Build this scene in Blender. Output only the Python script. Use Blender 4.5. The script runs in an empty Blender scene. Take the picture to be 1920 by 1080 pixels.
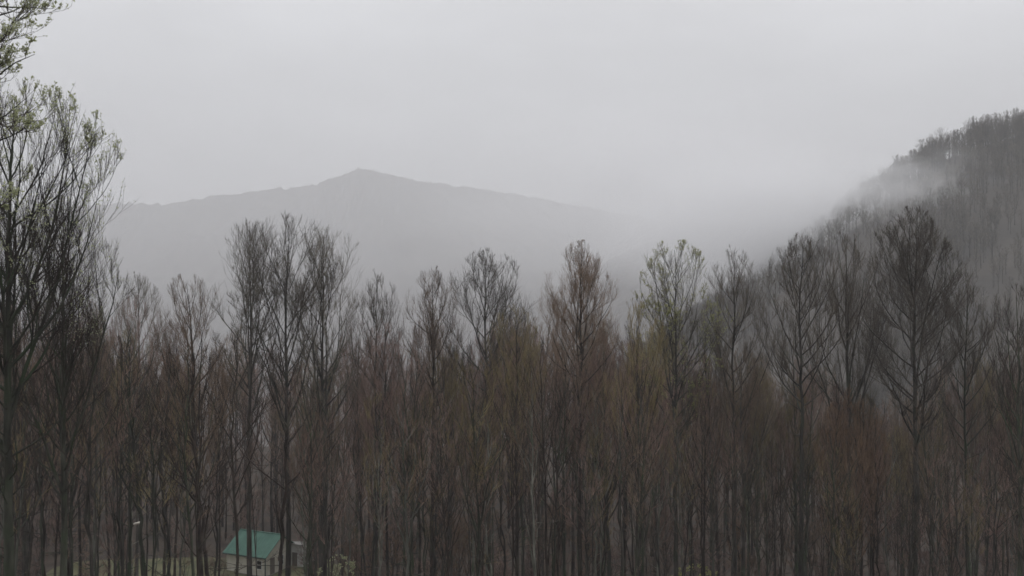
import bpy, bmesh, math, random
import numpy as np
from mathutils import Vector

R = math.radians
S = bpy.context.scene
C = S.collection

# ------------------------------------------------------------------ camera
CAMZ, FPX, HORY = 36.0, 1844.0, 560.0        # focal length and horizon row in photo pixels
cam = bpy.data.objects.new('camera', bpy.data.cameras.new('camera')); C.objects.link(cam)
cam.data.sensor_width = 36.0
cam.data.lens = 36.0 * FPX / 1920.0
cam.data.clip_start = 0.5
cam.data.clip_end = 20000.0
cam.location = (0, 0, CAMZ)
cam.rotation_euler = (R(90) + math.atan((HORY - 540.0) / FPX), 0, 0)
S.camera = cam

# ------------------------------------------------------------------ overcast sky
world = bpy.data.worlds.new('World'); S.world = world
world.use_nodes = True
nt = world.node_tree; nt.nodes.clear()
def N(t, kind, **kw):
    n = t.nodes.new(kind)
    for k, v in kw.items(): setattr(n, k, v)
    return n
SUN_EL, SUN_ROT = 55.0, 20.0
sky = N(nt, 'ShaderNodeTexSky', sky_type='NISHITA', sun_disc=False, sun_elevation=R(SUN_EL), sun_rotation=R(SUN_ROT),
        air_density=1.0, dust_density=6.0, ozone_density=1.0)
tc = N(nt, 'ShaderNodeTexCoord')
sep = N(nt, 'ShaderNodeSeparateXYZ'); nt.links.new(tc.outputs['Generated'], sep.inputs[0])
# overcast luminance law (1 + 2 sin elevation) / 3
mr = N(nt, 'ShaderNodeMapRange'); mr.inputs['From Min'].default_value = 0.0; mr.inputs['From Max'].default_value = 1.0
mr.inputs['To Min'].default_value = 0.3333; mr.inputs['To Max'].default_value = 1.0
nt.links.new(sep.outputs['Z'], mr.inputs['Value'])
mp = N(nt, 'ShaderNodeMapping'); mp.inputs['Scale'].default_value = (2.2, 2.2, 7.0); nt.links.new(tc.outputs['Generated'], mp.inputs['Vector'])
nz = N(nt, 'ShaderNodeTexNoise'); nz.inputs['Scale'].default_value = 1.3; nz.inputs['Detail'].default_value = 4.0
nt.links.new(mp.outputs[0], nz.inputs['Vector'])
cl = N(nt, 'ShaderNodeMapRange'); cl.inputs['From Min'].default_value = 0.3; cl.inputs['From Max'].default_value = 0.7
cl.inputs['To Min'].default_value = 0.90; cl.inputs['To Max'].default_value = 1.09
nt.links.new(nz.outputs['Fac'], cl.inputs['Value'])
mul = N(nt, 'ShaderNodeMath', operation='MULTIPLY'); nt.links.new(mr.outputs[0], mul.inputs[0]); nt.links.new(cl.outputs[0], mul.inputs[1])
grey = N(nt, 'ShaderNodeVectorMath', operation='SCALE'); grey.inputs[0].default_value = (13.75, 13.9, 14.35)
nt.links.new(mul.outputs[0], grey.inputs['Scale'])
mix = N(nt, 'ShaderNodeMix', data_type='RGBA'); mix.inputs['Factor'].default_value = 0.96
nt.links.new(sky.outputs[0], mix.inputs[6]); nt.links.new(grey.outputs[0], mix.inputs[7])
bg = N(nt, 'ShaderNodeBackground'); bg.inputs['Strength'].default_value = 0.112
nt.links.new(mix.outputs[2], bg.inputs['Color'])
wo = N(nt, 'ShaderNodeOutputWorld'); nt.links.new(bg.outputs[0], wo.inputs['Surface'])

sun = bpy.data.objects.new('sun', bpy.data.lights.new('sun', 'SUN')); C.objects.link(sun)
sun.data.energy = 0.6; sun.data.angle = R(50); sun.data.color = (1.0, 0.97, 0.93)
sun.rotation_euler = (R(90 - SUN_EL), 0, R(180 - SUN_ROT))

S.view_settings.view_transform = 'Standard'; S.view_settings.look = 'None'
S.view_settings.exposure = 0.0; S.view_settings.gamma = 1.0
S.view_settings.use_curve_mapping = False
S.render.engine = 'CYCLES'
S.cycles.max_bounces = 4; S.cycles.diffuse_bounces = 1; S.cycles.glossy_bounces = 1; S.cycles.volume_bounces = 3
S.cycles.transparent_max_bounces = 8
S.cycles.use_denoising = True
S.cycles.use_adaptive_sampling = True; S.cycles.adaptive_threshold = 0.02
S.cycles.pixel_filter_type = 'BLACKMAN_HARRIS'; S.cycles.filter_width = 1.6

# ------------------------------------------------------------------ helpers
def px(x, Y): return (x - 960.0) / FPX * Y              # photo column -> X at distance Y
def pz(y, Y): return CAMZ + (HORY - y) / FPX * Y        # photo row -> Z at distance Y
def tag(o, label=None, cat=None, group=None, kind=None):
    if label: o['label'] = label
    if cat: o['category'] = cat
    if group: o['group'] = group
    if kind: o['kind'] = kind
    return o
def empty(name, loc):
    o = bpy.data.objects.new(name, None); C.objects.link(o); o.location = loc; o.empty_display_size = 0.3
    return o
def link(name, me, parent=None):
    o = bpy.data.objects.new(name, me); C.objects.link(o)
    if parent: o.parent = parent
    return o
def mesh_np(name, V, Q, mat=None, smooth=True):
    """mesh from vertices (n,3) and a face index array (m,4) or (m,3)"""
    me = bpy.data.meshes.new(name)
    V = np.ascontiguousarray(V, np.float32); Q = np.ascontiguousarray(Q, np.int32)
    k = Q.shape[1]
    me.vertices.add(len(V)); me.vertices.foreach_set('co', V.ravel())
    me.loops.add(Q.size); me.loops.foreach_set('vertex_index', Q.ravel())
    me.polygons.add(len(Q)); me.polygons.foreach_set('loop_start', np.arange(0, Q.size, k, dtype=np.int32))
    if smooth: me.polygons.foreach_set('use_smooth', np.ones(len(Q), bool))
    me.update(calc_edges=True)
    if mat: me.materials.append(mat)
    return me

# ------------------------------------------------------------------ value noise for terrain (numpy)
_rs = np.random.RandomState(5); _T = _rs.rand(256, 256)
def vnoise(x, y):
    xi = np.floor(x).astype(int); yi = np.floor(y).astype(int); fx = x - xi; fy = y - yi
    fx = fx * fx * (3 - 2 * fx); fy = fy * fy * (3 - 2 * fy)
    g = lambda a, b: _T[a % 256, b % 256]
    return (g(xi, yi) * (1 - fx) + g(xi + 1, yi) * fx) * (1 - fy) + (g(xi, yi + 1) * (1 - fx) + g(xi + 1, yi + 1) * fx) * fy - 0.5
def fbm(x, y, o=4):
    s = 0; a = 1.0
    for i in range(o):
        s = s + a * vnoise(x * 2 ** i + 17 * i, y * 2 ** i + 31 * i); a *= 0.5
    return s

GY = [-400, -60, 0, 60, 108, 122, 138, 172, 205, 270, 400, 700, 1500, 3000, 9000]
GZ = [120, 44, 28, 12.6, 1.5, 0.8, 1.3, 4.6, 4.8, -5, -38, -66, -90, -100, -140]
def ground_z(X, Y):
    X = np.asarray(X, float); Y = np.asarray(Y, float)
    z = np.interp(Y, GY, GZ)
    fade = np.clip((Y - 20) / 40, 0, 1)
    flat = 1 - np.exp(-(((X + 32) / 26) ** 2 + ((Y - 122) / 14) ** 2))
    z = z + fade * flat * (1.6 * fbm(X / 38, Y / 38) + 0.3 * fbm(X / 6, Y / 6, 2))
    right = np.clip((X - 12) / 60, 0, 1) * np.clip((Y - 120) / 50, 0, 1) * np.clip((900 - Y) / 600, 0, 1)
    z = z - 9 * right
    left = np.clip((-X - 34) / 40, 0, 1) * np.exp(-((Y - 125) / 40) ** 2)
    return z + 2.6 * left

# ------------------------------------------------------------------ materials
def bark(name, dark, light, moss=None, scale=3.0, rand=0.35, bump=0.35, rough=0.85):
    m = bpy.data.materials.new(name); m.use_nodes = True
    t = m.node_tree; b = t.nodes['Principled BSDF']
    b.inputs['Roughness'].default_value = rough
    b.inputs['Specular IOR Level'].default_value = 0.3
    co = N(t, 'ShaderNodeTexCoord'); mpn = N(t, 'ShaderNodeMapping'); mpn.inputs['Scale'].default_value = (1, 1, 0.22)
    t.links.new(co.outputs['Object'], mpn.inputs['Vector'])
    n = N(t, 'ShaderNodeTexNoise'); n.inputs['Scale'].default_value = scale; n.inputs['Detail'].default_value = 3
    t.links.new(mpn.outputs[0], n.inputs['Vector'])
    r = N(t, 'ShaderNodeValToRGB'); r.color_ramp.elements[0].position = 0.35; r.color_ramp.elements[1].position = 0.68
    r.color_ramp.elements[0].color = (*dark, 1); r.color_ramp.elements[1].color = (*light, 1)
    t.links.new(n.outputs['Fac'], r.inputs[0])
    col = r.outputs[0]
    if moss:
        n2 = N(t, 'ShaderNodeTexNoise'); n2.inputs['Scale'].default_value = 0.55; n2.inputs['Detail'].default_value = 3
        t.links.new(co.outputs['Object'], n2.inputs['Vector'])
        r2 = N(t, 'ShaderNodeValToRGB'); r2.color_ramp.elements[0].position = 0.5; r2.color_ramp.elements[1].position = 0.62
        t.links.new(n2.outputs['Fac'], r2.inputs[0])
        mx = N(t, 'ShaderNodeMix', data_type='RGBA'); mx.inputs[7].default_value = (*moss, 1)
        t.links.new(r2.outputs[0], mx.inputs[0]); t.links.new(col, mx.inputs[6]); col = mx.outputs[2]
    oi = N(t, 'ShaderNodeObjectInfo')
    mr_ = N(t, 'ShaderNodeMapRange'); mr_.inputs['To Min'].default_value = 1 - rand; mr_.inputs['To Max'].default_value = 1 + rand
    t.links.new(oi.outputs['Random'], mr_.inputs['Value'])
    sc = N(t, 'ShaderNodeVectorMath', operation='SCALE'); t.links.new(col, sc.inputs[0]); t.links.new(mr_.outputs[0], sc.inputs['Scale'])
    t.links.new(sc.outputs[0], b.inputs['Base Color'])
    if bump:
        bp = N(t, 'ShaderNodeBump'); bp.inputs['Strength'].default_value = bump; bp.inputs['Distance'].default_value = 0.03
        t.links.new(n.outputs['Fac'], bp.inputs['Height']); t.links.new(bp.outputs[0], b.inputs['Normal'])
    return m
def plain(name, ca, cb, scale=1.0, rough=0.8, detail=3, coord='Object', stretch=(1, 1, 1), bump=0.0, bdist=0.02):
    m = bpy.data.materials.new(name); m.use_nodes = True
    t = m.node_tree; b = t.nodes['Principled BSDF']; b.inputs['Roughness'].default_value = rough
    b.inputs['Specular IOR Level'].default_value = 0.3
    co = N(t, 'ShaderNodeTexCoord'); mpn = N(t, 'ShaderNodeMapping'); mpn.inputs['Scale'].default_value = stretch
    t.links.new(co.outputs[coord], mpn.inputs['Vector'])
    n = N(t, 'ShaderNodeTexNoise'); n.inputs['Scale'].default_value = scale; n.inputs['Detail'].default_value = detail
    t.links.new(mpn.outputs[0], n.inputs['Vector'])
    r = N(t, 'ShaderNodeValToRGB'); r.color_ramp.elements[0].position = 0.33; r.color_ramp.elements[1].position = 0.67
    r.color_ramp.elements[0].color = (*ca, 1); r.color_ramp.elements[1].color = (*cb, 1)
    t.links.new(n.outputs['Fac'], r.inputs[0]); t.links.new(r.outputs[0], b.inputs['Base Color'])
    if bump:
        bp = N(t, 'ShaderNodeBump'); bp.inputs['Strength'].default_value = bump; bp.inputs['Distance'].default_value = bdist
        t.links.new(n.outputs['Fac'], bp.inputs['Height']); t.links.new(bp.outputs[0], b.inputs['Normal'])
    return m

def leafy(m, c):
    t = m.node_tree; b = t.nodes['Principled BSDF']; tr_ = N(t, 'ShaderNodeBsdfTranslucent'); tr_.inputs['Color'].default_value = (*c, 1)
    mx = N(t, 'ShaderNodeMixShader'); mx.inputs[0].default_value = 0.45; t.links.new(b.outputs[0], mx.inputs[1]); t.links.new(tr_.outputs[0], mx.inputs[2])
    t.links.new(mx.outputs[0], t.nodes['Material Output'].inputs['Surface']); return m
M = dict(
    grey=bark('bark_grey', (0.022, 0.019, 0.017), (0.090, 0.080, 0.068), moss=(0.050, 0.055, 0.038)),
    brown=bark('bark_brown', (0.016, 0.012, 0.010), (0.055, 0.040, 0.032), moss=(0.06, 0.055, 0.04)),
    mossy=bark('bark_mossy', (0.020, 0.020, 0.015), (0.080, 0.082, 0.060), moss=(0.040, 0.056, 0.028)),
    pale=bark('bark_pale', (0.060, 0.060, 0.048), (0.200, 0.195, 0.165), moss=(0.07, 0.085, 0.055)),
    t_red=bark('twig_reddish', (0.125, 0.078, 0.064), (0.275, 0.185, 0.150), bump=0),
    t_brown=bark('twig_brown', (0.120, 0.082, 0.056), (0.265, 0.188, 0.132), bump=0),
    t_dark=bark('twig_dark', (0.030, 0.022, 0.018), (0.085, 0.064, 0.050), bump=0),
    t_grey=bark('twig_grey', (0.080, 0.069, 0.052), (0.170, 0.150, 0.112), bump=0),
    t_mid=bark('twig_grey_brown', (0.060, 0.049, 0.039), (0.140, 0.116, 0.088), bump=0),
    t_olive=bark('twig_olive', (0.125, 0.098, 0.044), (0.265, 0.212, 0.102), bump=0),
    t_rust=bark('twig_rust', (0.115, 0.070, 0.042), (0.220, 0.140, 0.084), bump=0, rand=0.2),
    leaf=leafy(plain('young_leaf', (0.30, 0.32, 0.18), (0.46, 0.48, 0.30), scale=2.0, rough=0.6), (0.48, 0.51, 0.30)),
    leaf_y=leafy(plain('bud_leaf', (0.22, 0.23, 0.09), (0.36, 0.36, 0.17), scale=2.0, rough=0.6), (0.38, 0.38, 0.16)),
    litter=plain('leaf_litter', (0.020, 0.014, 0.010), (0.060, 0.042, 0.029), scale=0.35, detail=8, bump=0.6, bdist=0.15),
    lawn=plain('lawn', (0.055, 0.060, 0.026), (0.125, 0.118, 0.060), scale=0.5, detail=8, bump=0.4, bdist=0.06),
    hillside=plain('wooded_slope', (0.028, 0.024, 0.020), (0.075, 0.064, 0.052), scale=0.03, detail=8, bump=0.5, bdist=3.0),
)

# ------------------------------------------------------------------ the ground and far hills
def grid(xs, ys, zf):
    X, Y = np.meshgrid(xs, ys); Z = zf(X, Y)
    V = np.stack([X, Y, Z], -1).reshape(-1, 3); nx = len(xs)
    i = (np.arange(len(ys) - 1)[:, None] * nx + np.arange(nx - 1)[None]).ravel()
    return V, np.stack([i, i + 1, i + nx + 1, i + nx], 1)
xs = np.concatenate([np.linspace(-6000, -420, 40), np.linspace(-400, -110, 50), np.linspace(-105, 105, 106), np.linspace(110, 400, 50), np.linspace(420, 6000, 40)])
ys = np.concatenate([np.linspace(-400, 0, 20), np.linspace(4, 240, 119), np.linspace(246, 700, 80), np.linspace(720, 7000, 60)])
V, Q = grid(xs, ys, ground_z)
tag(link('ground', mesh_np('ground', V, Q, M['litter'])), 'brown leaf littered valley floor under the bare wood', kind='structure')

def ridge(name, crest, label, slope=0.62, back=0.7, n=240, rough=1.0, bumps=0.0, depth=420, seed=0, rows=64):
    """a spur whose crest runs through (photo column, photo row, distance) points; both flanks fall away from it"""
    P = np.array([(px(a, Y), Y, pz(b, Y)) for a, b, Y in crest], float)
    s = np.linspace(0, len(P) - 1, n)
    k = np.arange(len(P))
    cx, cy, cz = (np.interp(s, k, P[:, i]) for i in range(3))
    ker = np.hanning(int(n / len(P)) | 1); ker /= ker.sum(); h = len(ker) // 2
    sm = lambda a: np.convolve(np.pad(a, h, mode='reflect', reflect_type='odd'), ker, 'valid')
    cx, cy, cz = sm(cx), sm(cy), sm(cz)
    tx, ty = np.gradient(cx), np.gradient(cy); l = np.hypot(tx, ty); tx, ty = tx / l, ty / l
    nx_, ny_ = ty, -tx                                   # across the crest
    flip = np.where(ny_ > 0, -1, 1); nx_, ny_ = nx_ * flip, ny_ * flip     # towards the viewer
    d = np.concatenate([-np.linspace(1, 0, rows // 3, endpoint=False) ** 1.5 * depth * 0.6, np.linspace(0, 1, rows) ** 1.5 * depth])
    D = d[:, None]
    X = cx + D * nx_; Y = cy + D * ny_
    drop = np.where(D >= 0, slope * D, back * -D) - 8 * slope * np.exp(-np.abs(D) / 20) + 8 * slope
    nf = rough * np.clip(np.abs(D) / 60, 0.12, 1) * 22 * fbm(X / 140 + seed, Y / 140 + seed * 3) + bumps * fbm(X / 9 + seed, Y / 9, 3)
    Z = cz - drop + nf
    V = np.stack([X, Y, Z], -1).reshape(-1, 3)
    i = (np.arange(len(d) - 1)[:, None] * n + np.arange(n - 1)[None]).ravel()
    o = link(name, mesh_np(name, V, np.stack([i, i + n, i + n + 1, i + 1], 1), M['hillside']))
    tag(o, label, kind='structure')
    return dict(X=X, Y=Y, Z=Z, d=d)

hillR = ridge('hill', [(2700, 120, 470), (2200, 195, 510), (2000, 246, 535), (1880, 266, 555), (1760, 308, 575), (1660, 368, 605), (1560, 438, 645), (1440, 525, 700), (1330, 610, 760), (1200, 700, 850)],
              'steep wooded spur above the tallest fog wisps', slope=0.55, back=0.5, depth=330, seed=2)
hillM = ridge('hill', [(1560, 380, 1750), (1420, 412, 1850), (1300, 424, 1900), (1200, 462, 1950), (1110, 505, 2050), (1000, 565, 2200), (880, 640, 2400)],
              'faint low ridge dissolving into fog', slope=0.6, depth=500, bumps=9, seed=7)
mount = ridge('mountain', [(-700, 400, 3100), (0, 392, 3000), (150, 385, 3000), (230, 380, 3000), (300, 384, 3000), (440, 362, 3000), (590, 347, 3000), (640, 328, 3000), (672, 316, 3000), (710, 322, 3000), (790, 341, 3000), (900, 353, 3050), (1010, 371, 3150), (1120, 392, 3300), (1300, 430, 3500), (1600, 440, 3700), (2300, 420, 3900), (3200, 400, 3900)],
              'long grey mountain with a low peak fading into cloud', slope=0.5, depth=1500, n=400, bumps=12, seed=11, rough=1.6)

# ------------------------------------------------------------------ tree builder
UP = np.array([0, 0, 1.0])
def norm(v): return v / np.maximum(np.linalg.norm(v, axis=-1, keepdims=True), 1e-9)
def tubes(P, Rr, sides):
    """P (B,n,3), Rr (B,n) -> vertices, quads"""
    B, n, _ = P.shape
    T = norm(np.gradient(P, axis=1))
    ref = np.where(np.abs(T[:, :1, 2:3]) > 0.8, np.array([1.0, 0, 0]), np.array([0, 0, 1.0]))
    U = norm(np.cross(T, ref)); W = np.cross(T, U)
    a = np.arange(sides) * 2 * np.pi / sides
    ring = U[:, :, None] * np.cos(a)[:, None] + W[:, :, None] * np.sin(a)[:, None]
    Vv = (P[:, :, None] + ring * Rr[:, :, None, None]).reshape(-1, 3)
    b = np.arange(B)[:, None, None] * n * sides; i = np.arange(n - 1)[None, :, None] * sides; j = np.arange(sides)[None, None]
    j2 = (j + 1) % sides
    q = np.stack([b + i + j, b + i + j2, b + i + sides + j2, b + i + sides + j], -1).reshape(-1, 4)
    return Vv, q
def cat(parts):
    Vs, Qs, o = [], [], 0
    for v, q in parts:
        Vs.append(v); Qs.append(q + o); o += len(v)
    return np.concatenate(Vs), np.concatenate(Qs)
def sample(P, Rr, idx, t):
    n = P.shape[1]; f = t * (n - 1); i = np.minimum(f.astype(int), n - 2); w = (f - i)
    p0 = P[idx, i]; p1 = P[idx, i + 1]
    return p0 + (p1 - p0) * w[:, None], norm(p1 - p0), Rr[idx, i] * (1 - w) + Rr[idx, i + 1] * w
def grow(rng, pos, dirn, L, r0, r1, n, lift, wob):
    """curved shoots: each starts along dirn and bends upwards by lift"""
    B = len(pos); P = np.empty((B, n, 3)); P[:, 0] = pos; d = dirn.copy()
    seg = (L / (n - 1))[:, None]
    for i in range(1, n):
        d = norm(d + UP * lift * (0.45 + 1.1 * i / n) / (n - 1) + rng.normal(0, wob / math.sqrt(n), (B, 3)))
        P[:, i] = P[:, i - 1] + d * seg
    t = np.linspace(0, 1, n)[None]
    return P, r0[:, None] * (1 - t) ** 0.9 + r1 * (1 - (1 - t) ** 0.9)
def shoots(rng, P, Rr, counts, t0, t1, ang, Lf, n, lift, wob, rmin, rk=0.6, Lp=None):
    """side shoots on every branch of P"""
    idx = np.repeat(np.arange(len(P)), counts); k = len(idx)
    t = t0 + (t1 - t0) * rng.rand(k)
    p, T, r = sample(P, Rr, idx, t)
    a = rng.rand(k) * 2 * np.pi
    u = norm(np.cross(T, rng.normal(0, 1, (k, 3)))); w = np.cross(T, u)
    side = u * np.cos(a)[:, None] + w * np.sin(a)[:, None]
    side = norm(side + UP * 0.25)
    an = ang * (0.7 + 0.6 * rng.rand(k))
    d = norm(T * np.cos(an)[:, None] + side * np.sin(an)[:, None])
    if Lp is None: Lp = np.linalg.norm(np.diff(P, axis=1), axis=2).sum(1)
    L = Lp[idx] * (Lf[0] + (Lf[1] - Lf[0]) * t) * (0.6 + 0.8 * rng.rand(k))
    r0 = np.maximum(r * rk, rmin * 1.3)
    return grow(rng, p, d, L, r0, rmin, n, lift, wob)

def make_tree(seed, H=28.0, r=0.26, base=0.42, W=3.2, peak=0.4, ea=2.0, eb=0.6, nl=34, ang=50, lift=1.0, leaders=0, lead_at=0.5, lead_ang=22,
              k2=9, k3=6, k4=3, wob=0.22, rmin=0.0045, leaves=0, leaf_size=0.05, leaf_from=0.0, dead=6, sway=0.35, limb=0.011, tw=1.0):
    """returns trunk (V,Q), crown (V,Q), leaves (V,Q) or None; base at the origin.  The crown fills an envelope of
    radius W, widest at the fraction peak of its height, its top rounded (ea, eb)"""
    rng = np.random.RandomState(seed)
    n0 = 22; t = np.linspace(0, 1, n0)
    off = np.cumsum(rng.normal(0, sway / 5, (n0, 2)), 0); off -= off[0] + (off[-1] - off[0]) * t[:, None] * 0.8
    P0 = np.stack([off[:, 0] * np.sqrt(t), off[:, 1] * np.sqrt(t), t * (H * 0.97 + 0.6) - 0.6], -1)[None]
    R0 = (r * (1 - t) ** 0.85 + 0.010 + r * 0.5 * np.exp(-t * 30))[None]
    trunk = [tubes(P0, R0, 8)]
    zb = base * H - 0.06 * H
    lob = rng.rand(6) * 6.28
    def env(q):                                          # > 1 outside the crown's outline
        tq = (q[..., 2] - zb) / (H - zb); az = np.arctan2(q[..., 1], q[..., 0])
        lo = W * (0.18 + 0.82 * np.clip(tq / peak, 0, 1) ** 0.8)
        hi = W * np.clip(1 - np.clip((tq - peak) / (1 - peak), 0, 1) ** ea, 0, 1) ** eb
        rho = np.where(tq < peak, lo, hi) * (1 + 0.10 * np.sin(2 * az + lob[0]) + 0.09 * np.sin(3 * az + lob[1] + 5 * tq) + 0.06 * np.sin(7 * az + lob[2] + 9 * tq))
        return np.hypot(q[..., 0], q[..., 1]) / np.maximum(rho, 0.05) + np.where(tq > 1.02, 9.0, 0.0)
    def clip(P, over=1.0, least=0.12):                    # shorten shoots that would leave the outline
        out = env(P) > over; n = P.shape[1]
        first = np.where(out.any(1), out.argmax(1), n)
        f = np.clip((first - 0.5) / (n - 1), least, 1.0) * np.where(first < n, 1.0, 1.0)
        return P[:, :1] + (P - P[:, :1]) * f[:, None, None], f
    u = (np.arange(nl) + rng.rand(nl)) / nl
    tt = base + (0.97 - base) * u ** 1.1
    p, T, rr = sample(P0, R0, np.zeros(nl, int), tt)
    az = np.arange(nl) * 2.39996 + rng.normal(0, 0.4, nl)
    an = R(ang) * (1 - 0.5 * u) * (0.75 + 0.5 * rng.rand(nl))
    d = np.stack([np.cos(az) * np.sin(an), np.sin(az) * np.sin(an), np.cos(an)], -1)
    L = np.minimum((H - p[:, 2]) * 1.25, W * 3.2) + 0.4
    P1, _ = grow(rng, p, d, L, rr, 0.008, 12, lift, wob)
    P1, f = clip(P1, 0.96); L = L * f * (0.82 + 0.18 * rng.rand(nl)); t12 = np.linspace(0, 1, 12)[None]
    b1 = np.minimum(rr * 0.55, 0.012 + L * limb); R1 = b1[:, None] * (1 - t12) ** 0.9 + 0.007
    trunk.append(tubes(P1, R1, 4)); crown = []
    A, AR = [P1], [R1]
    if leaders:
        tl = lead_at + 0.20 * rng.rand(leaders)
        p, T, rr = sample(P0, R0, np.zeros(leaders, int), tl)
        az = np.arange(leaders) * 2 * math.pi / leaders + rng.normal(0, 0.3, leaders)
        an = R(lead_ang) * (0.55 + 0.6 * rng.rand(leaders))
        d = np.stack([np.cos(az) * np.sin(an), np.sin(az) * np.sin(an), np.cos(an)], -1)
        L = (H - p[:, 2]) * 1.1
        PL, _ = grow(rng, p, d, L, rr, 0.012, 16, 0.55, wob * 0.8)
        PL, f = clip(PL, 0.95, 0.3); RL = (np.minimum(rr * 0.62, 0.02 + L * f * 0.012))[:, None] * (1 - np.linspace(0, 1, 16)[None]) ** 0.9 + 0.008
        trunk.append(tubes(PL, RL, 6))
        P1b, R1b = shoots(rng, PL, RL, np.full(leaders, max(5, int(nl * 0.4))), 0.2, 0.97, R(36), (0.42, 0.2), 12, lift * 0.8, wob, 0.007, 0.5)
        P1b, f = clip(P1b, 0.98); trunk.append(tubes(P1b, R1b, 4)); A.append(P1b); AR.append(R1b)
    if dead:                                             # bare stubs and snags on the lower stem
        td = base * (0.35 + 0.65 * rng.rand(dead))
        p, T, rr = sample(P0, R0, np.zeros(dead, int), td)
        az = rng.rand(dead) * 6.28; an = R(72) + rng.normal(0, 0.25, dead)
        d = np.stack([np.cos(az) * np.sin(an), np.sin(az) * np.sin(an), np.cos(an)], -1)
        PD, RD = grow(rng, p, d, 0.5 + 2.2 * rng.rand(dead), np.minimum(rr * 0.35, 0.03), 0.006, 6, 0.45, 0.5)
        trunk.append(tubes(PD, RD, 4))
        P5, R5 = shoots(rng, PD, RD, np.full(dead, 4), 0.3, 1, R(45), (0.5, 0.25), 4, 0.3, 0.3, rmin); crown.append(tubes(P5, R5, 3))
    A = np.concatenate(A); AR = np.concatenate(AR)
    L1 = np.linalg.norm(np.diff(A, axis=1), axis=2).sum(1)
    c2 = np.maximum(3, np.round(k2 * np.clip(L1 / (W * 1.6), 0.3, 2.0))).astype(int)
    P2, R2 = shoots(rng, A, AR, c2, 0.15, 1.0, R(32), (0.30 * tw, 0.30 * tw), 6, lift * 0.5, wob, rmin * 1.4, 0.62, Lp=np.clip(L1, W * 0.7, W * 2.0))
    P2, f = clip(P2, 1.03)
    P3, R3 = shoots(rng, P2, R2, np.full(len(P2), k3), 0.1, 1.0, R(30), (0.60, 0.46), 4, 0.8, wob, rmin)
    m = env(P3[:, -1]) < 1.04 + 0.22 * rng.rand(len(P3)); P3, R3 = P3[m], R3[m]
    crown += [tubes(P2, R2, 3), tubes(P3, R3, 3)]
    tips = P3
    if k4:
        P4, R4 = shoots(rng, P3, R3, np.full(len(P3), k4), 0.1, 1.0, R(28), (0.68, 0.58), 3, 0.7, wob, rmin * 0.8)
        m = env(P4[:, -1]) < 1.06 + 0.30 * rng.rand(len(P4)); P4, R4 = P4[m], R4[m]
        crown.append(tubes(P4, R4, 3)); tips = P4
    lv = None
    if leaves:
        ok = np.where((tips[:, 0, 2] > leaf_from * H) & (env(tips[:, -1]) > 0.62))[0]; i = ok[rng.randint(0, len(ok), leaves)]
        q = sample(tips, np.ones(tips.shape[:2]), i, 0.45 + 0.55 * rng.rand(leaves))[0]
        lv = leaf_quads(rng, q, leaf_size)
    return cat(trunk), cat(crown), lv
def leaf_quads(rng, q, size):
    """small folded leaf pairs with a pointed end"""
    k = len(q)
    a = norm(rng.normal(0, 1, (k, 3)) + UP * 0.5); b = norm(np.cross(a, rng.normal(0, 1, (k, 3)))); c = np.cross(a, b)
    s = (size * (0.6 + 0.8 * rng.rand(k)))[:, None]
    v = np.stack([q, q + a * s * 0.55 + b * s * 0.33 + c * s * 0.12, q + a * s * 1.15, q + a * s * 0.55 - b * s * 0.33 + c * s * 0.12], 1).reshape(-1, 3)
    f = np.arange(k)[:, None] * 4 + np.arange(4)[None]
    return v, f

class Kind:
    def __init__(self, **kw):
        self.H = kw.get('H', 28.0)
        tr, cr, lv = make_tree(**kw)
        self.trunk = mesh_np('trunk', *tr, M['grey']); self.crown = mesh_np('crown', *cr, M['t_brown'])
        self.leaves = mesh_np('leaves', *lv, M['leaf'], smooth=False) if lv else None
PLACED = []
prng = random.Random(11)
def plant(kind, x, Y, top, name='tree', wide=1.0, tm='grey', cm='t_brown', lm='leaf', rot=None, label=None, cat_='tree', group=None, leafy=True, tilt=0.0):
    """tree whose stem stands at photo column x and distance Y, its top reaching photo row top"""
    X = px(x, Y); g = float(ground_z(X, Y)); H = pz(top, Y) - g
    e = empty(name, (X, Y, g)); s = H / kind.H
    e.scale = (s * wide, s * wide, s); e.rotation_mode = 'ZXY'; e.rotation_euler = (0, tilt, prng.random() * 6.283 if rot is None else rot)
    tag(e, label, cat_, group)
    for nm, me, m in (('trunk', kind.trunk, tm), ('crown', kind.crown, cm), ('leaves', kind.leaves if leafy else None, lm)):
        if me is None: continue
        o = link(nm, me, e)
        o.material_slots[0].link = 'OBJECT'; o.material_slots[0].material = M[m]
        if nm == 'leaves': o['kind'] = 'stuff'
    PLACED.append((X, Y))
    return e

K = {}
for i, sd in enumerate((3, 14, 25)):                 # tall straight stems with ascending limbs and a pointed oval crown
    K['poplar%d' % i] = Kind(seed=sd, r=0.19, base=0.52 + 0.03 * i, W=3.5, peak=0.42, ea=1.9, eb=0.66, nl=30, ang=56, lift=1.15, k2=11, k3=7, k4=3)
for i, sd in enumerate((41, 52, 63)):                # rounder, denser crowns
    K['dome%d' % i] = Kind(seed=sd, H=24, r=0.2, base=0.42, W=3.3, peak=0.52, ea=2.2, eb=0.55, nl=22, ang=46, lift=1.0, leaders=4, lead_at=0.42, lead_ang=24, k2=8, k3=6, k4=3)
for i, sd in enumerate((71, 82, 93)):                # pole-like younger stems with a narrow broom of twigs
    K['pole%d' % i] = Kind(seed=sd, H=20, r=0.12, base=0.42, W=1.7, peak=0.5, ea=1.8, eb=0.7, nl=24, ang=34, lift=0.9, k2=7, k3=6, k4=2, sway=0.4, leaders=1 if i == 1 else 0, lead_ang=14)
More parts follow.
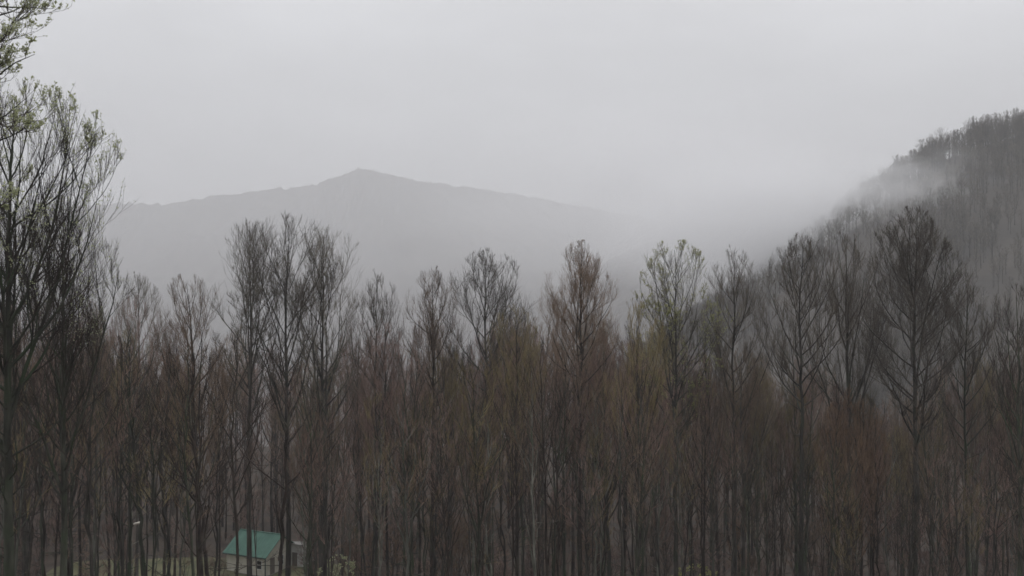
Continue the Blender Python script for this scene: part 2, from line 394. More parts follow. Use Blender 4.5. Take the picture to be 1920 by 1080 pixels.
for i, sd in enumerate((131, 142, 153, 164)):        # sparse dark stems of the wood's front
    K['stem%d' % i] = Kind(seed=sd, H=20, r=0.088, base=0.46 + 0.05 * i, W=2.0, peak=0.5, ea=1.8, eb=0.7, nl=12, ang=36, lift=0.9, leaders=(0, 1, 2, 1)[i], lead_at=0.40, lead_ang=16, k2=6, k3=4, k4=0, dead=5, sway=(0.35, 0.45, 0.5, 0.3)[i])
for i, sd in enumerate((111, 122)):                  # brushy saplings
    K['brush%d' % i] = Kind(seed=sd, H=9, r=0.05, base=0.14, W=1.3, peak=0.6, ea=2, eb=0.6, nl=18, ang=34, lift=0.7, leaders=2, lead_at=0.1, lead_ang=14, k2=6, k3=5, k4=2, dead=0, rmin=0.004)
# single characters of the skyline
K['spread'] = Kind(seed=204, H=28, r=0.27, base=0.34, W=4.6, peak=0.62, ea=2.4, eb=0.5, nl=40, ang=62, lift=1.1, leaders=4, lead_at=0.36, lead_ang=24, k2=9, k3=6, k4=3, leaves=12000, leaf_size=0.075, leaf_from=0.62)
K['spread_dark'] = Kind(seed=217, H=26, r=0.22, base=0.38, W=3.4, peak=0.52, ea=2.2, eb=0.55, nl=34, ang=56, lift=1.1, leaders=4, lead_at=0.38, lead_ang=22, k2=9, k3=6, k4=3, leaves=1800, leaf_size=0.06, leaf_from=0.7)
K['open'] = Kind(seed=219, H=26, r=0.22, base=0.40, W=3.3, peak=0.45, ea=2.0, eb=0.6, nl=24, ang=64, lift=0.9, leaders=1, lead_at=0.45, lead_ang=20, k2=7, k3=5, k4=2)
K['upright'] = Kind(seed=231, H=32, r=0.2, base=0.50, W=3.3, peak=0.68, ea=2.6, eb=0.5, nl=22, ang=44, lift=1.0, leaders=6, lead_at=0.44, lead_ang=24, k2=8, k3=6, k4=3, wob=0.26)
K['spire'] = Kind(seed=246, H=32, r=0.19, base=0.48, W=3.9, peak=0.42, ea=1.8, eb=0.66, nl=38, ang=58, lift=1.25, leaders=2, lead_at=0.58, lead_ang=14, k2=12, k3=7, k4=3)
K['budding'] = Kind(seed=259, H=30, r=0.18, base=0.50, W=3.3, peak=0.55, ea=2.2, eb=0.55, nl=30, ang=50, lift=1.1, leaders=5, lead_at=0.5, lead_ang=22, k2=8, k3=6, k4=2, leaves=16000, leaf_size=0.062, leaf_from=0.50)
K['near'] = Kind(seed=271, H=30, r=0.24, base=0.62, W=3.5, peak=0.35, ea=2, eb=0.6, nl=34, ang=86, lift=0.45, k2=9, k3=6, k4=3, dead=0, leaves=9000, leaf_size=0.08, wob=0.3)
K['leafy_shrub'] = Kind(seed=283, H=7, r=0.05, base=0.25, W=1.9, peak=0.6, nl=18, ang=50, lift=0.8, leaders=2, lead_at=0.2, lead_ang=18, k2=5, k3=4, k4=0, dead=0, leaves=420, leaf_size=0.17)
for i, sd in enumerate((301, 302, 303, 304)):       # coarser trees for the far side of the wood
    K['far%d' % i] = Kind(seed=sd, H=22, r=0.2, base=0.38, W=(3.2, 3.0, 2.6, 3.0)[i], peak=0.45, nl=18, ang=50, lift=1.1, leaders=(0, 2, 0, 3)[i], lead_at=0.42, k2=6, k3=5, k4=2, dead=3, rmin=0.007)
for i in range(4):
    K['far%d' % i].crown.materials[0] = M['t_red'] if i % 2 else M['t_brown']; K['far%d' % i].trunk.materials[0] = M['brown']
for i, sd in enumerate((311, 312, 313)):            # trees of the spur
    K['spur%d' % i] = Kind(seed=sd, H=20, r=0.2, base=0.34, W=(3.8, 3.4, 3.2)[i], peak=0.6, ea=2.4, eb=0.5, nl=16, ang=50, lift=1.0, leaders=(0, 3, 2)[i], lead_at=0.35, k2=7, k3=5, k4=0, dead=0, rmin=0.016)
    K['spur%d' % i].crown.materials[0] = M['t_grey']; K['spur%d' % i].trunk.materials[0] = M['grey']
for i in range(2):
    K['brush%d' % i].crown.materials[0] = M['t_red']; K['brush%d' % i].trunk.materials[0] = M['brown']

# ------------------------------------------------------------------ the house in the clearing
YAW = R(25.0)
HL, HW, EAVE, RIDGE = 6.2, 6.0, 2.75, 4.75
HC = Vector((px(499, 124.0), 124.0, 0.86))          # the corner of the house that points at the viewer
ax_l = Vector((-math.cos(YAW), math.sin(YAW), 0)); ax_w = Vector((math.sin(YAW), math.cos(YAW), 0)); ax_z = Vector((0, 0, 1))
def hp(a, b, c): return a * ax_l + b * ax_w + c * ax_z
def polys(name, verts, faces, mat, parent, thick=0.0):
    bm = bmesh.new(); vs = [bm.verts.new(v) for v in verts]
    for f in faces: bm.faces.new([vs[i] for i in f])
    bmesh.ops.recalc_face_normals(bm, faces=bm.faces[:])
    me = bpy.data.meshes.new(name); bm.to_mesh(me); bm.free(); me.materials.append(mat)
    return link(name, me, parent)
BOXF = [(0, 1, 2, 3), (4, 5, 6, 7), (0, 1, 5, 4), (1, 2, 6, 5), (2, 3, 7, 6), (3, 0, 4, 7)]
def hbox(name, a0, a1, b0, b1, c0, c1, mat, parent):
    return polys(name, [hp(a, b, c) for c in (c0, c1) for a, b in ((a0, b0), (a1, b0), (a1, b1), (a0, b1))], BOXF, mat, parent)
def siding(name, ca, cb, freq=2.4):
    m = plain(name, ca, cb, scale=1.2, rough=0.75, detail=4)
    t = m.node_tree; b = t.nodes['Principled BSDF']
    co = N(t, 'ShaderNodeTexCoord'); w = N(t, 'ShaderNodeTexWave', wave_type='BANDS', bands_direction='Z', wave_profile='SAW')
    w.inputs['Scale'].default_value = freq; t.links.new(co.outputs['Object'], w.inputs['Vector'])
    bp = N(t, 'ShaderNodeBump'); bp.inputs['Strength'].default_value = 0.8; bp.inputs['Distance'].default_value = 0.03
    t.links.new(w.outputs['Fac'], bp.inputs['Height']); t.links.new(bp.outputs[0], b.inputs['Normal'])
    return m
M['siding'] = siding('cream_siding', (0.50, 0.48, 0.41), (0.64, 0.61, 0.53))
M['roof_green'] = plain('green_metal_roof', (0.040, 0.105, 0.078), (0.062, 0.145, 0.108), scale=0.8, rough=0.55, detail=5)
M['trim_dark'] = plain('dark_trim', (0.03, 0.055, 0.05), (0.05, 0.08, 0.07), scale=2.0, rough=0.6)
M['trim_white'] = plain('white_trim', (0.55, 0.55, 0.52), (0.68, 0.68, 0.65), scale=2.0, rough=0.6)
M['glass_dark'] = plain('window_glass', (0.012, 0.014, 0.015), (0.02, 0.022, 0.024), scale=1.0, rough=0.08)
M['found'] = plain('foundation_block', (0.16, 0.155, 0.145), (0.26, 0.25, 0.235), scale=2.0, rough=0.9)
M['door'] = plain('door_paint', (0.10, 0.085, 0.07), (0.14, 0.12, 0.10), scale=1.5, rough=0.6)
def gabled(name, corner, label, catname, L, W, eave, ridge_h, roof_mat, wall_mat, over=0.35, openings=True):
    e = empty(name, corner); tag(e, label, catname)
    b = 0.3
    V8 = [hp(0, 0, -b), hp(L, 0, -b), hp(L, W, -b), hp(0, W, -b), hp(0, 0, eave), hp(L, 0, eave), hp(L, W, eave), hp(0, W, eave), hp(0, W / 2, ridge_h), hp(L, W / 2, ridge_h)]
    polys('wall', V8, [(0, 1, 5, 4), (1, 2, 6, 9, 5), (2, 3, 7, 6), (3, 0, 4, 8, 7)], wall_mat, e)
    hbox('foundation', -0.05, L + 0.05, -0.05, W + 0.05, -1.6, 0.22, M['found'], e)
    rise = (ridge_h - eave) / (W / 2); t = 0.09
    for sd in (0, 1):
        def rp(a, q, up):                            # q: 0 at the eave (with overhang) to 1 at the ridge
            bb = -over + (W / 2 + over) * q; z = eave + rise * bb + 0.03 + up
            return hp(a, bb if sd == 0 else W - bb, z)
        r = polys('roof', [rp(a, q, up) for up in (0, t) for a, q in ((-over, 0), (L + over, 0), (L + over, 1), (-over, 1))], BOXF, roof_mat, e)
        n_ = int((L + 2 * over) / 0.45)
        for k in range(1, n_):                       # standing seams
            a = -over + (L + 2 * over) * k / n_
            polys('seam', [rp(aa, q, up) for up in (t - 0.005, t + 0.035) for aa, q in ((a - 0.02, 0.0), (a + 0.02, 0.0), (a + 0.02, 0.985), (a - 0.02, 0.985))], BOXF, roof_mat, r)
        polys('gutter', [rp(a, 0, 0) + hp(0, (-1 if sd == 0 else 1) * o_, up) for up in (-0.06, 0.07) for a, o_ in ((-over, 0.005), (L + over, 0.005), (L + over, 0.12), (-over, 0.12))], BOXF, M['trim_dark'], r)
    hbox('ridge_cap', -over - 0.02, L + over + 0.02, W / 2 - 0.12, W / 2 + 0.12, ridge_h + 0.10, ridge_h + 0.17, roof_mat, e)
    hbox('downspout', -0.075, 0.035, -0.115, -0.005, -0.2, eave - 0.02, M['trim_dark'], e)
    if openings:
        def window(face, a, c, w, h):
            d0, d1 = -0.05, 0.0
            f = (lambda nm, x0, x1, z0, z1, e0, e1, mt, pr: hbox(nm, x0, x1, e0, e1, z0, z1, mt, pr)) if face == 'front' else (lambda nm, x0, x1, z0, z1, e0, e1, mt, pr: hbox(nm, e0, e1, x0, x1, z0, z1, mt, pr))
            g_ = f('window', a, a + w, c, c + h, -0.02, 0.02, M['glass_dark'], e)
            for x0, x1, z0, z1 in ((a - .09, a, c - .09, c + h + .09), (a + w, a + w + .09, c - .09, c + h + .09), (a, a + w, c + h, c + h + .09), (a, a + w, c - .09, c)):
                f('frame', x0, x1, z0, z1, -0.06, 0.02, M['trim_white'], g_)
            f('sash', a, a + w, c + h / 2 - .025, c + h / 2 + .025, -0.045, -0.021, M['trim_white'], g_)
        window('front', 0.6, 1.05, 0.7, 1.0)
        dr = hbox('door', -0.03, 0.03, 0.9, 1.8, 0.23, 2.25, M['door'], e); hbox('handle', -0.09, -0.031, 0.98, 1.06, 1.2, 1.28, M['trim_dark'], dr)
        window('side', 2.6, 1.0, 0.9, 1.1)
    return e
gabled('house', HC, 'small cream sided house with a green metal roof in the clearing', 'house', HL, HW, EAVE, RIDGE, M['roof_green'], M['siding'])
SC_ = Vector((px(540, 129), 129, 1.0))
M['shed_white'] = siding('white_shed_boards', (0.50, 0.50, 0.48), (0.62, 0.62, 0.60), 3.0)
def shed():
    e = empty('shed', SC_); tag(e, 'small white shed half hidden behind twigs beside the green roofed house', 'shed')
    L, W = 2.4, 2.6; o = -2.4
    V8 = [hp(a, b_, c) for c, (f, k) in ((-.3, (0, 0)), (2.6, (0, 0))) for a, b_ in ((o, 0), (o + L, 0), (o + L, W), (o, W))]
    V8[4].z += 0.35; V8[5].z += 0.35
    polys('wall', V8, BOXF[2:], M['shed_white'], e)
    r = polys('roof', [hp(a, b_, c) for up in (0, .08) for a, b_, c in ((o - .2, -.3, 3.03 + up), (o + L + .2, -.3, 3.03 + up), (o + L + .2, W + .2, 2.6 + up), (o - .2, W + .2, 2.6 + up))], BOXF, M['found'], e)
    d = hbox('door', o + 0.8, o + 1.6, -0.04, 0.02, 0.0, 1.95, M['door'], e); hbox('handle', o + 0.88, o + .95, -0.09, -0.041, 0.95, 1.03, M['trim_dark'], d)
shed()
# lawn around it: a sheet just above the leaf litter
def lawn():
    na, nr = 72, 14; V, Q = [(-37.0, 121.0)], []
    for i in range(1, nr + 1):
        for j in range(na):
            a = 2 * math.pi * j / na; q = 1 + 0.28 * float(fbm(np.array(3 + 1.3 * math.cos(a)), np.array(7 + 1.3 * math.sin(a))))
            V.append((-37 + 19 * q * i / nr * math.cos(a), 121 + 10 * q * i / nr * math.sin(a)))
    V = np.array(V); Z = ground_z(V[:, 0], V[:, 1]) + 0.06; me = bpy.data.meshes.new('lawn')
    F = [(0, 1 + j, 1 + (j + 1) % na) for j in range(na)]
    for i in range(nr - 1):
        for j in range(na): F.append((1 + i * na + j, 1 + (i + 1) * na + j, 1 + (i + 1) * na + (j + 1) % na, 1 + i * na + (j + 1) % na))
    me.from_pydata([(x, y, z) for (x, y), z in zip(V, Z)], [], F); me.materials.append(M['lawn'])
    tag(link('lawn', me), 'dull green lawn around the small house', kind='structure')
lawn()

# ------------------------------------------------------------------ skyline trees, one by one
SK = 'tall trees standing above the wood'
plant(K['near'], -128, 27, -400, tm='mossy', cm='t_dark', rot=1.0, label='budding tree whose leafy boughs hang above the tall spreading tree')
plant(K['spread'], 22, 43, 148, wide=0.98, tm='mossy', cm='t_dark', rot=0.4, label='tall spreading tree dusted with pale green buds at the edge of the wood', group=SK)
plant(K['spread_dark'], 118, 50, 362, wide=0.95, tm='mossy', cm='t_dark', rot=2.0, label='dark densely twigged tree standing against the tall spreading tree', group=SK)
plant(K['dome1'], 388, 72, 508, wide=0.98, tm='brown', cm='t_brown', tilt=-0.05, label='brown dome shaped bare tree leaning away from the domed trio', group=SK)
plant(K['upright'], 470, 92, 410, wide=1.15, tm='grey', cm='t_grey', rot=0.9, label='outer upright bare tree of the domed trio, beside the brown dome shaped tree', group=SK)
plant(K['upright'], 540, 90, 398, wide=1.15, tm='grey', cm='t_mid', rot=2.7, label='middle and tallest upright bare tree of the domed trio', group=SK)
plant(K['upright'], 604, 95, 424, wide=1.15, tm='grey', cm='t_grey', rot=4.4, label='upright bare tree of the domed trio next to the thin sparse tree', group=SK)
plant(K['open'], 612, 68, 556, wide=0.9, tm='grey', cm='t_grey', rot=4.2, label='open branched bare tree with spreading limbs in front of the domed trio', group=SK)
plant(K['poplar0'], 706, 86, 502, wide=0.78, tm='grey', cm='t_mid', label='thin sparse bare tree just past the domed trio', group=SK)
plant(K['poplar1'], 812, 90, 495, wide=1.0, tm='brown', cm='t_brown', label='narrow brown twigged bare tree beside the grey oval tree', group=SK)
plant(K['poplar2'], 912, 92, 460, wide=1.12, tm='grey', cm='t_mid', label='grey bare tree with an even oval crown under the mountain slope', group=SK)
plant(K['dome2'], 968, 78, 566, wide=0.8, tm='brown', cm='t_olive', label='low olive-brown tree crown beside the oval grey tree', group=SK)
plant(K['spire'], 1088, 82, 446, wide=1.02, tm='brown', cm='t_brown', rot=1.1, label='pointed bare tree with brown twigs below the faint ridge', group=SK)
plant(K['dome0'], 1196, 76, 556, wide=0.75, tm='brown', cm='t_olive', label='olive-brown tree crowded against the yellow-green budding tree', group=SK)
plant(K['budding'], 1266, 86, 446, wide=1.12, tm='grey', cm='t_grey', lm='leaf_y', rot=0.2, label='rounded tree misted with yellow-green buds above the wood', group=SK)
plant(K['poplar0'], 1376, 88, 456, wide=0.92, tm='grey', cm='t_mid', rot=2.2, label='slim bare tree between the yellow-green tree and the fog', group=SK)
plant(K['poplar2'], 1502, 82, 432, wide=1.1, tm='grey', cm='t_mid', rot=1.6, label='bare spire of a tree against the foggy foot of the hill', group=SK)
plant(K['dome0'], 1588, 84, 430, wide=0.9, tm='grey', cm='t_mid', rot=3.0, label='upright many-stemmed bare tree beside the tallest pointed tree', group=SK)
plant(K['spire'], 1712, 78, 382, wide=1.28, tm='grey', cm='t_mid', rot=5.0, label='tallest pointed bare tree, full symmetrical crown before the dark hill', group=SK)
plant(K['poplar1'], 1814, 80, 522, wide=0.95, tm='mossy', cm='t_mid', label='smaller open bare tree beside the tallest pointed tree', group=SK)
plant(K['dome2'], 1908, 66, 528, wide=0.80, tm='mossy', cm='t_dark', label='dark crowded bare tree below the hilltop wood', group=SK)
plant(K['poplar1'], 258, 120, 506, wide=0.9, tm='grey', cm='t_grey', label='pale hazy bare tree behind the brown dome shaped tree', group=SK)
# stems around the clearing
e = plant(K['stem3'], 246, 66, 640, wide=1.5, tm='mossy', cm='t_dark', tilt=-0.01, label='mossy slim tree with a pale broken stub, one of a leaning pair', group=SK)
plant(K['stem2'], 282, 64, 610, wide=1.6, tm='mossy', cm='t_dark', tilt=-0.05, label='thick mossy stem leaning towards the tree with the pale stub', group=SK)
plant(K['stem1'], 404, 56, 640, wide=1.7, tm='brown', cm='t_dark', tilt=-0.05, label='thick dark leaning stem in front of the house end', group=SK)
plant(K['stem0'], 447, 60, 600, wide=1.2, tm='brown', cm='t_dark', tilt=0.0, label='slim dark stem crossing the end of the green roof', group=SK)
plant(K['stem1'], 528, 58, 640, wide=1.6, tm='brown', cm='t_dark', tilt=-0.015, label='thick brown stem between the house and the white shed', group=SK)
plant(K['stem0'], 480, 84, 760, wide=0.6, tm='brown', cm='t_red', tilt=-0.05, label='thin leaning stem in front of the middle of the green roof', group=SK)
plant(K['stem3'], 492, 80, 740, wide=0.6, tm='brown', cm='t_red', tilt=-0.07, label='thin leaning stem before the corner of the house', group=SK)
M['pale_wood'] = plain('pale_broken_wood', (0.50, 0.46, 0.38), (0.66, 0.62, 0.54), scale=6, rough=0.8)
tr = [c for c in e.children if c.name.startswith('trunk')][0]
def stub(tree, trunk, row):                          # short broken limb with a pale torn end, growing from the stem
    Y = tree.location.y; zl = (pz(row, Y) - tree.location.z) / tree.scale.z
    co = np.empty(len(trunk.data.vertices) * 3); trunk.data.vertices.foreach_get('co', co); co = co.reshape(-1, 3)
    c = co[np.abs(co[:, 2] - zl).argsort()[:8]].mean(0); a = -tree.rotation_euler[2] - 0.5
    d = norm(np.array([math.cos(a), math.sin(a), 0.5])); P = np.array([c + d * k for k in (0.0, .08, .2, .3, .34)])[None]
    P[:, :, 2] += zl - c[2]
    v, q = tubes(P, np.array([[.09, .085, .08, .075, .03]]), 7)
    o = link('broken_stub', mesh_np('broken_stub', v, q, M['pale_wood']), trunk); o['label'] = 'broken limb stub showing pale wood'
stub(e, tr, 980)
# young leaves low in the wood
plant(K['leafy_shrub'], 632, 88, 1040, name='leafy_shrub', wide=1.0, tm='brown', cm='t_brown', lm='leaf', cat_='shrub', label='shrub with sprays of fresh yellow-green leaves beside the clearing')
plant(K['leafy_shrub'], 1300, 86, 1058, name='leafy_shrub', wide=1.3, tm='brown', cm='t_brown', lm='leaf_y', cat_='shrub', label='shrub with dull yellow leaves deep in the wood away from the house')

# ------------------------------------------------------------------ the wood below the skyline
rng = np.random.RandomState(77)
MX = [-200, 100, 220, 330, 480, 640, 760, 900, 1000, 1150, 1300, 1420, 1560, 1700, 1800, 1920, 2100]
MY = [560, 560, 575, 575, 615, 630, 605, 600, 585, 595, 630, 680, 690, 710, 680, 640, 620]
def clear(x, Y):                       # keep the plot of the house and its lawn open
    X = px(x, Y)
    if ((X + 37) / 17) ** 2 + ((Y - 123) / 9) ** 2 < 1: return False
    if 412 < x < 575 and Y < 126: return False          # the gap through which the house shows
    if 285 < x < 395 and 100 < Y < 126: return False
    return all((X - a) ** 2 + (Y - b) ** 2 > 3.0 for a, b in PLACED)
HUE = {'t_red': 'reddish', 't_brown': 'brown', 't_dark': 'dark', 't_grey': 'pale grey', 't_olive': 'olive', 't_rust': 'rust-brown'}
FORM = {'pop': 'tall narrow crown', 'dom': 'rounded crown', 'pol': 'thin broom-like crown'}
STEM = {'grey': 'grey', 'brown': 'brown', 'mossy': 'mossy', 'pale': 'pale'}
n = 0; tries = 0
while n < 165 and tries < 6000:
    tries += 1
    x = -140 + 2200 * ((tries * 0.618034) % 1.0) + rng.normal(0, 12); Y = 80 + 70 * rng.rand()
    if not clear(x, Y): continue
    top = np.interp(x, MX, MY) + rng.choice([-26, -8, 12, 40, 75, 120]) + 20 * rng.rand() + (25 if Y < 75 else 0)
    k = rng.choice(['poplar0', 'poplar1', 'poplar2', 'dome0', 'dome1', 'dome2', 'pole0', 'pole1', 'pole2'], p=[.09, .09, .09, .15, .14, .14, .1, .1, .1])
    cm = rng.choice(['t_red', 't_brown', 't_dark', 't_grey', 't_olive'], p=[.46, .28, .05, .06, .15] if x < 1350 else [.2, .34, .05, .17, .24]); tm = rng.choice(['grey', 'brown', 'mossy', 'pale'], p=[.32, .3, .22, .16])
    plant(K[k], x, Y, top, wide=(0.85 if k[0] == 'd' else 0.8) * (0.8 + 0.5 * rng.rand()), tm=tm, cm=cm, tilt=rng.normal(0, 0.02),
          label='bare tree, %s twigs, %s bark, %s, crowded into the wood' % (HUE[cm], STEM[tm], FORM[k[:3]]), group='crowded trees of the wood')
    n += 1
n = 0; tries = 0
while n < 150 and tries < 6000:
    tries += 1
    x = -100 + 2120 * ((tries * 0.618034 + .3) % 1.0) + rng.normal(0, 15); Y = 50 + 30 * rng.rand()
    if not clear(x, Y): continue
    top = np.interp(x, MX, MY) + 40 + 200 * rng.rand(); cm = rng.choice(['t_dark', 't_brown', 't_dark', 't_olive', 't_red']); tm = rng.choice(['grey', 'brown', 'mossy', 'pale'], p=[.32, .3, .22, .16])
    plant(K['stem%d' % rng.randint(4)], x, Y, top, name='young_tree', wide=0.8 + 0.6 * rng.rand(), tm=tm, cm=cm, cat_='young tree', tilt=rng.normal(0, 0.03),
          label='slender %s young tree with %s twigs rising between larger trunks' % (STEM[tm], HUE[cm]), group='young trees in the wood')
    n += 1
n = 0; tries = 0
while n < 130 and tries < 6000:
    tries += 1
    x = -60 + 2040 * ((tries * 0.618034 + .7) % 1.0) + rng.normal(0, 15); Y = 92 + 60 * rng.rand()
    if not clear(x, Y): continue
    X = px(x, Y); g = float(ground_z(X, Y)); h = 5 + 7 * rng.rand(); cm = rng.choice(['t_red', 't_brown', 't_rust'])
    plant(K[rng.choice(['brush0', 'brush1'])], x, Y, HORY - (g + h - CAMZ) / Y * FPX, name='sapling', wide=0.9 + 0.6 * rng.rand(), tm='brown',
          cm=cm, cat_='sapling', label='%s twigged brushy sapling low on the wood floor' % HUE[cm], group='brushy saplings')
    n += 1
for x, Y, top in ((1566, 72, 745), (1592, 75, 722), (1618, 70, 735), (1640, 74, 760), (1604, 66, 800)):
    plant(K['pole%d' % (int(x) % 3)], x, Y, top, name='young_tree', wide=1.0, tm='brown', cm='t_rust', cat_='young tree',
          label='rust-brown brushy young tree packed in the upright clump below the tallest pointed tree', group='rust-brown clump')

# ------------------------------------------------------------------ the masses behind: copies of trees that stand among them
def scatter(name, sources, spots, label):
    """sources: list of trees (each a list of its mesh objects); spots: (X, Y, Z, scale, widening, spin)"""
    sp = np.array(spots); me = bpy.data.meshes.new(name)
    me.vertices.add(len(sp)); me.vertices.foreach_set('co', sp[:, :3].astype(np.float32).ravel())
    a = me.attributes.new('size', 'FLOAT_VECTOR', 'POINT'); a.data.foreach_set('vector', np.stack([sp[:, 3] * sp[:, 4], sp[:, 3] * sp[:, 4], sp[:, 3]], 1).astype(np.float32).ravel())
    a = me.attributes.new('spin', 'FLOAT_VECTOR', 'POINT'); a.data.foreach_set('vector', np.stack([sp[:, 5] * 0, sp[:, 5] * 0, sp[:, 5]], 1).astype(np.float32).ravel())
    ob = link(name, me); g = bpy.data.node_groups.new(name, 'GeometryNodeTree')
    g.interface.new_socket('Geometry', in_out='INPUT', socket_type='NodeSocketGeometry'); g.interface.new_socket('Geometry', in_out='OUTPUT', socket_type='NodeSocketGeometry')
    gi = N(g, 'NodeGroupInput'); go = N(g, 'NodeGroupOutput'); J = N(g, 'GeometryNodeJoinGeometry')
    for src in sources:
        jj = N(g, 'GeometryNodeJoinGeometry'); g2 = N(g, 'GeometryNodeGeometryToInstance')
        for s_ in src:
            oi = N(g, 'GeometryNodeObjectInfo', transform_space='ORIGINAL'); oi.inputs['Object'].default_value = s_
            g.links.new(oi.outputs['Geometry'], jj.inputs[0])
        g.links.new(jj.outputs[0], g2.inputs[0]); g.links.new(g2.outputs[0], J.inputs[0])
    ip = N(g, 'GeometryNodeInstanceOnPoints'); g.links.new(gi.outputs[0], ip.inputs['Points']); g.links.new(J.outputs[0], ip.inputs['Instance'])
    ip.inputs['Pick Instance'].default_value = True
    for nm, sock in (('size', 'Scale'), ('spin', 'Rotation')):
        na = N(g, 'GeometryNodeInputNamedAttribute', data_type='FLOAT_VECTOR'); na.inputs['Name'].default_value = nm
        g.links.new(na.outputs[0], ip.inputs[sock])
    g.links.new(ip.outputs[0], go.inputs[0])
    md = ob.modifiers.new('scatter', 'NODES'); md.node_group = g
    return tag(ob, label, kind='stuff')
def meshes(e_): return [c for c in e_.children if c.type == 'MESH']
src = []
for i, (x, Y, cmn) in enumerate(((420, 152, 't_brown'), (905, 158, 't_red'), (1240, 150, 't_brown'), (1660, 156, 't_red'))):
    X = px(x, Y); g = float(ground_z(X, Y))
    t_ = plant(K['far%d' % i], x, Y, HORY - (g + 20 - CAMZ) / Y * FPX, tm='brown', cm=cmn, label='bare tree, %s twigs, brown bark, %s, crowded into the wood' % (HUE[cmn], 'rounded crown'), group='crowded trees of the wood')
    src.append(meshes(t_))
sp = []
while len(sp) < 380:
    Y = 138 + 120 * rng.rand() ** 1.2; x = -150 + 2220 * rng.rand(); X = px(x, Y)
    g = float(ground_z(X, Y)); sp.append((X, Y, g - 0.2, (13 + 10 * rng.rand()) / 22, 0.9 + 0.5 * rng.rand(), rng.rand() * 6.28))
scatter('background_wood', src, sp, 'hazy brown mass of bare wood behind the crowded trees')
br = [meshes(o) for o in C.objects if o.name.startswith('sapling')][:2]
br = []
for want in ('brush0', 'brush1'):
    for o in C.objects:
        if o.name.startswith('sapling') and o.children and any(c.data == K[want].crown for c in o.children): br.append(meshes(o)); break
sp = []
while len(sp) < 700:
    Y = 98 + 75 * rng.rand(); x = -80 + 2080 * rng.rand()
    X = px(x, Y)
    if ((X + 37) / 17) ** 2 + ((Y - 123) / 9) ** 2 < 1 or (410 < x < 580 and Y < 126) or (285 < x < 395 and 100 < Y < 126): continue
    sp.append((X, Y, float(ground_z(X, Y)) - 0.1, (1.5 + 5.5 * rng.rand() ** 2) / 9, 1.2 + 1.0 * rng.rand(), rng.rand() * 6.28))
scatter('undergrowth', br, sp, 'tangled reddish-brown undergrowth on the wood floor')

# trees on the steep spur: the ones on the crest one by one, the rest as a mass
def spur_spots(h, count, dmin, dmax, cols, hh):
    d = h['d']; out = []; n_ = h['X'].shape[1]; r0_ = int(np.argmin(np.abs(d)))
    w_ = np.hypot(np.gradient(h['X'][r0_]), np.gradient(h['Y'][r0_])) / (h['Y'][r0_] ** 0.6); w_[:cols[0]] = 0; w_[cols[1]:] = 0; cdf = np.cumsum(w_); cdf /= cdf[-1]
    for _ in range(count):
        dd = dmin + (dmax - dmin) * rng.rand(); i = min(max(np.searchsorted(d, dd) - 1, 0), len(d) - 2); w = (dd - d[i]) / (d[i + 1] - d[i]); j = int(np.interp(rng.rand(), cdf, np.arange(n_)))
        X, Y, Z = (h[k][i, j] * (1 - w) + h[k][i + 1, j] * w for k in 'XYZ')
        out.append((X, Y, Z - 0.8, (hh[0] + (hh[1] - hh[0]) * rng.rand()) / 20, 0.9 + 0.5 * rng.rand(), rng.rand() * 6.28))
    return out
src = []
for n_, (X, Y, Z, s, w, a) in enumerate(spur_spots(hillR, 60, -8, 10, (48, 165), (16, 23))):
    e = empty('hilltop_tree', (X, Y, Z)); e.scale = (s * w, s * w, s); e.rotation_euler[2] = a
    for nm, me in (('trunk', K['spur%d' % (n_ % 3)].trunk), ('crown', K['spur%d' % (n_ % 3)].crown)): link(nm, me, e)
    if n_ < 3: src.append(meshes(e))
    tag(e, 'small far bare tree along the crest of the steep spur', 'tree', 'trees on the crest of the spur')
scatter('hill_wood', src, spur_spots(hillR, 4600, -20, 310, (36, 225), (12, 17)) + spur_spots(hillR, 500, -12, 14, (40, 215), (14, 20)), 'bare grey wood covering the steep spur')

# ------------------------------------------------------------------ air
def box_mesh(name, lo, hi, mat):
    bm = bmesh.new(); bmesh.ops.create_cube(bm, size=1.0)
    for v in bm.verts: v.co = [lo[i] + (hi[i] - lo[i]) * (v.co[i] + 0.5) for i in range(3)]
    me = bpy.data.meshes.new(name); bm.to_mesh(me); bm.free(); me.materials.append(mat); return me
hm = bpy.data.materials.new('haze'); hm.use_nodes = True
hm.node_tree.nodes.clear()
pv = N(hm.node_tree, 'ShaderNodeVolumePrincipled')
pv.inputs['Color'].default_value = (0.86, 0.863, 0.88, 1); pv.inputs['Density'].default_value = 0.00042; pv.inputs['Anisotropy'].default_value = 0.2
ho = N(hm.node_tree, 'ShaderNodeOutputMaterial'); hm.node_tree.links.new(pv.outputs[0], ho.inputs['Volume'])
tag(link('haze', box_mesh('haze', (-6500, -500, -480), (6500, 7300, 470), hm)), 'pale grey mist filling the valley air', 'haze', kind='stuff')

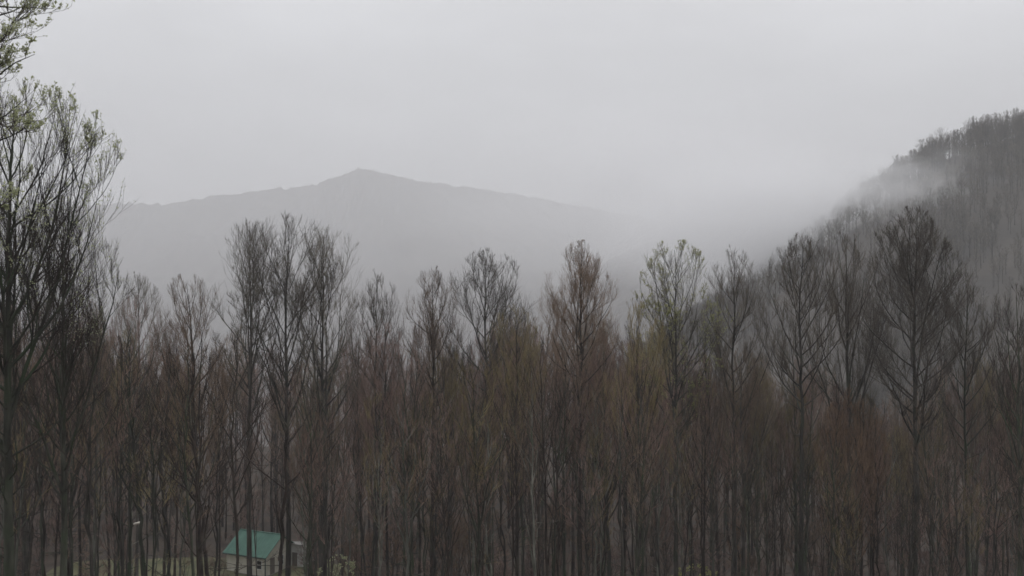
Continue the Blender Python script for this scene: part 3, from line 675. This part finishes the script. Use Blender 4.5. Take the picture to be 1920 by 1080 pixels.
# fog clinging to the foot of the spur and to the low ridge
def fog_material(name, dens, scale, seed, cut):
    m = bpy.data.materials.new(name); m.use_nodes = True; t = m.node_tree; t.nodes.clear()
    co = N(t, 'ShaderNodeTexCoord')
    ln = N(t, 'ShaderNodeVectorMath', operation='LENGTH'); t.links.new(co.outputs['Object'], ln.inputs[0])
    fall = N(t, 'ShaderNodeMapRange', interpolation_type='SMOOTHSTEP'); fall.inputs['From Min'].default_value = 1.0; fall.inputs['From Max'].default_value = 0.15
    t.links.new(ln.outputs['Value'], fall.inputs['Value'])
    nz_ = N(t, 'ShaderNodeTexNoise', noise_dimensions='4D'); nz_.inputs['W'].default_value = seed; nz_.inputs['Scale'].default_value = scale; nz_.inputs['Detail'].default_value = 3
    t.links.new(co.outputs['Object'], nz_.inputs['Vector'])
    cr_ = N(t, 'ShaderNodeMapRange'); cr_.inputs['From Min'].default_value = cut; cr_.inputs['From Max'].default_value = cut + 0.3; t.links.new(nz_.outputs['Fac'], cr_.inputs['Value'])
    a = N(t, 'ShaderNodeMath', operation='MULTIPLY'); t.links.new(fall.outputs[0], a.inputs[0]); t.links.new(cr_.outputs[0], a.inputs[1])
    if not scale: t.links.new(fall.outputs[0], a.inputs[1])
    b = N(t, 'ShaderNodeMath', operation='MULTIPLY'); t.links.new(a.outputs[0], b.inputs[0]); b.inputs[1].default_value = dens
    v = N(t, 'ShaderNodeVolumePrincipled'); v.inputs['Color'].default_value = (0.99, 0.99, 1, 1); v.inputs['Anisotropy'].default_value = 0.2
    t.links.new(b.outputs[0], v.inputs['Density'])
    o = N(t, 'ShaderNodeOutputMaterial'); t.links.new(v.outputs[0], o.inputs['Volume'])
    return m
for i, (x, y, Y, rx, ry, rz, dens, sc_, cut, lab) in enumerate((
        (700, 420, 2050, 2600, 620, 380, 0.00065, 0.0, 0.0, 'pale veil of fog in front of the long mountain'),
        (1300, 375, 1350, 460, 330, 165, 0.0065, 1.6, 0.30, 'broad bank of fog hiding the end of the low ridge'),
        (1445, 425, 600, 125, 85, 58, 0.042, 1.9, 0.27, 'fog bank drifting over the lower crest of the steep spur'),
        (1690, 350, 515, 66, 36, 28, 0.030, 2.6, 0.38, 'thin wisp of fog below the hilltop trees'))):
    bm = bmesh.new(); bmesh.ops.create_icosphere(bm, subdivisions=3, radius=1.0)
    me = bpy.data.meshes.new('fog'); bm.to_mesh(me); bm.free(); me.materials.append(fog_material('fog_%d' % i, dens, sc_, 3.0 * i, cut))
    o = link('fog', me); o.location = (px(x, Y), Y, pz(y, Y)); o.scale = (rx, ry, rz)
    tag(o, lab, kind='stuff')
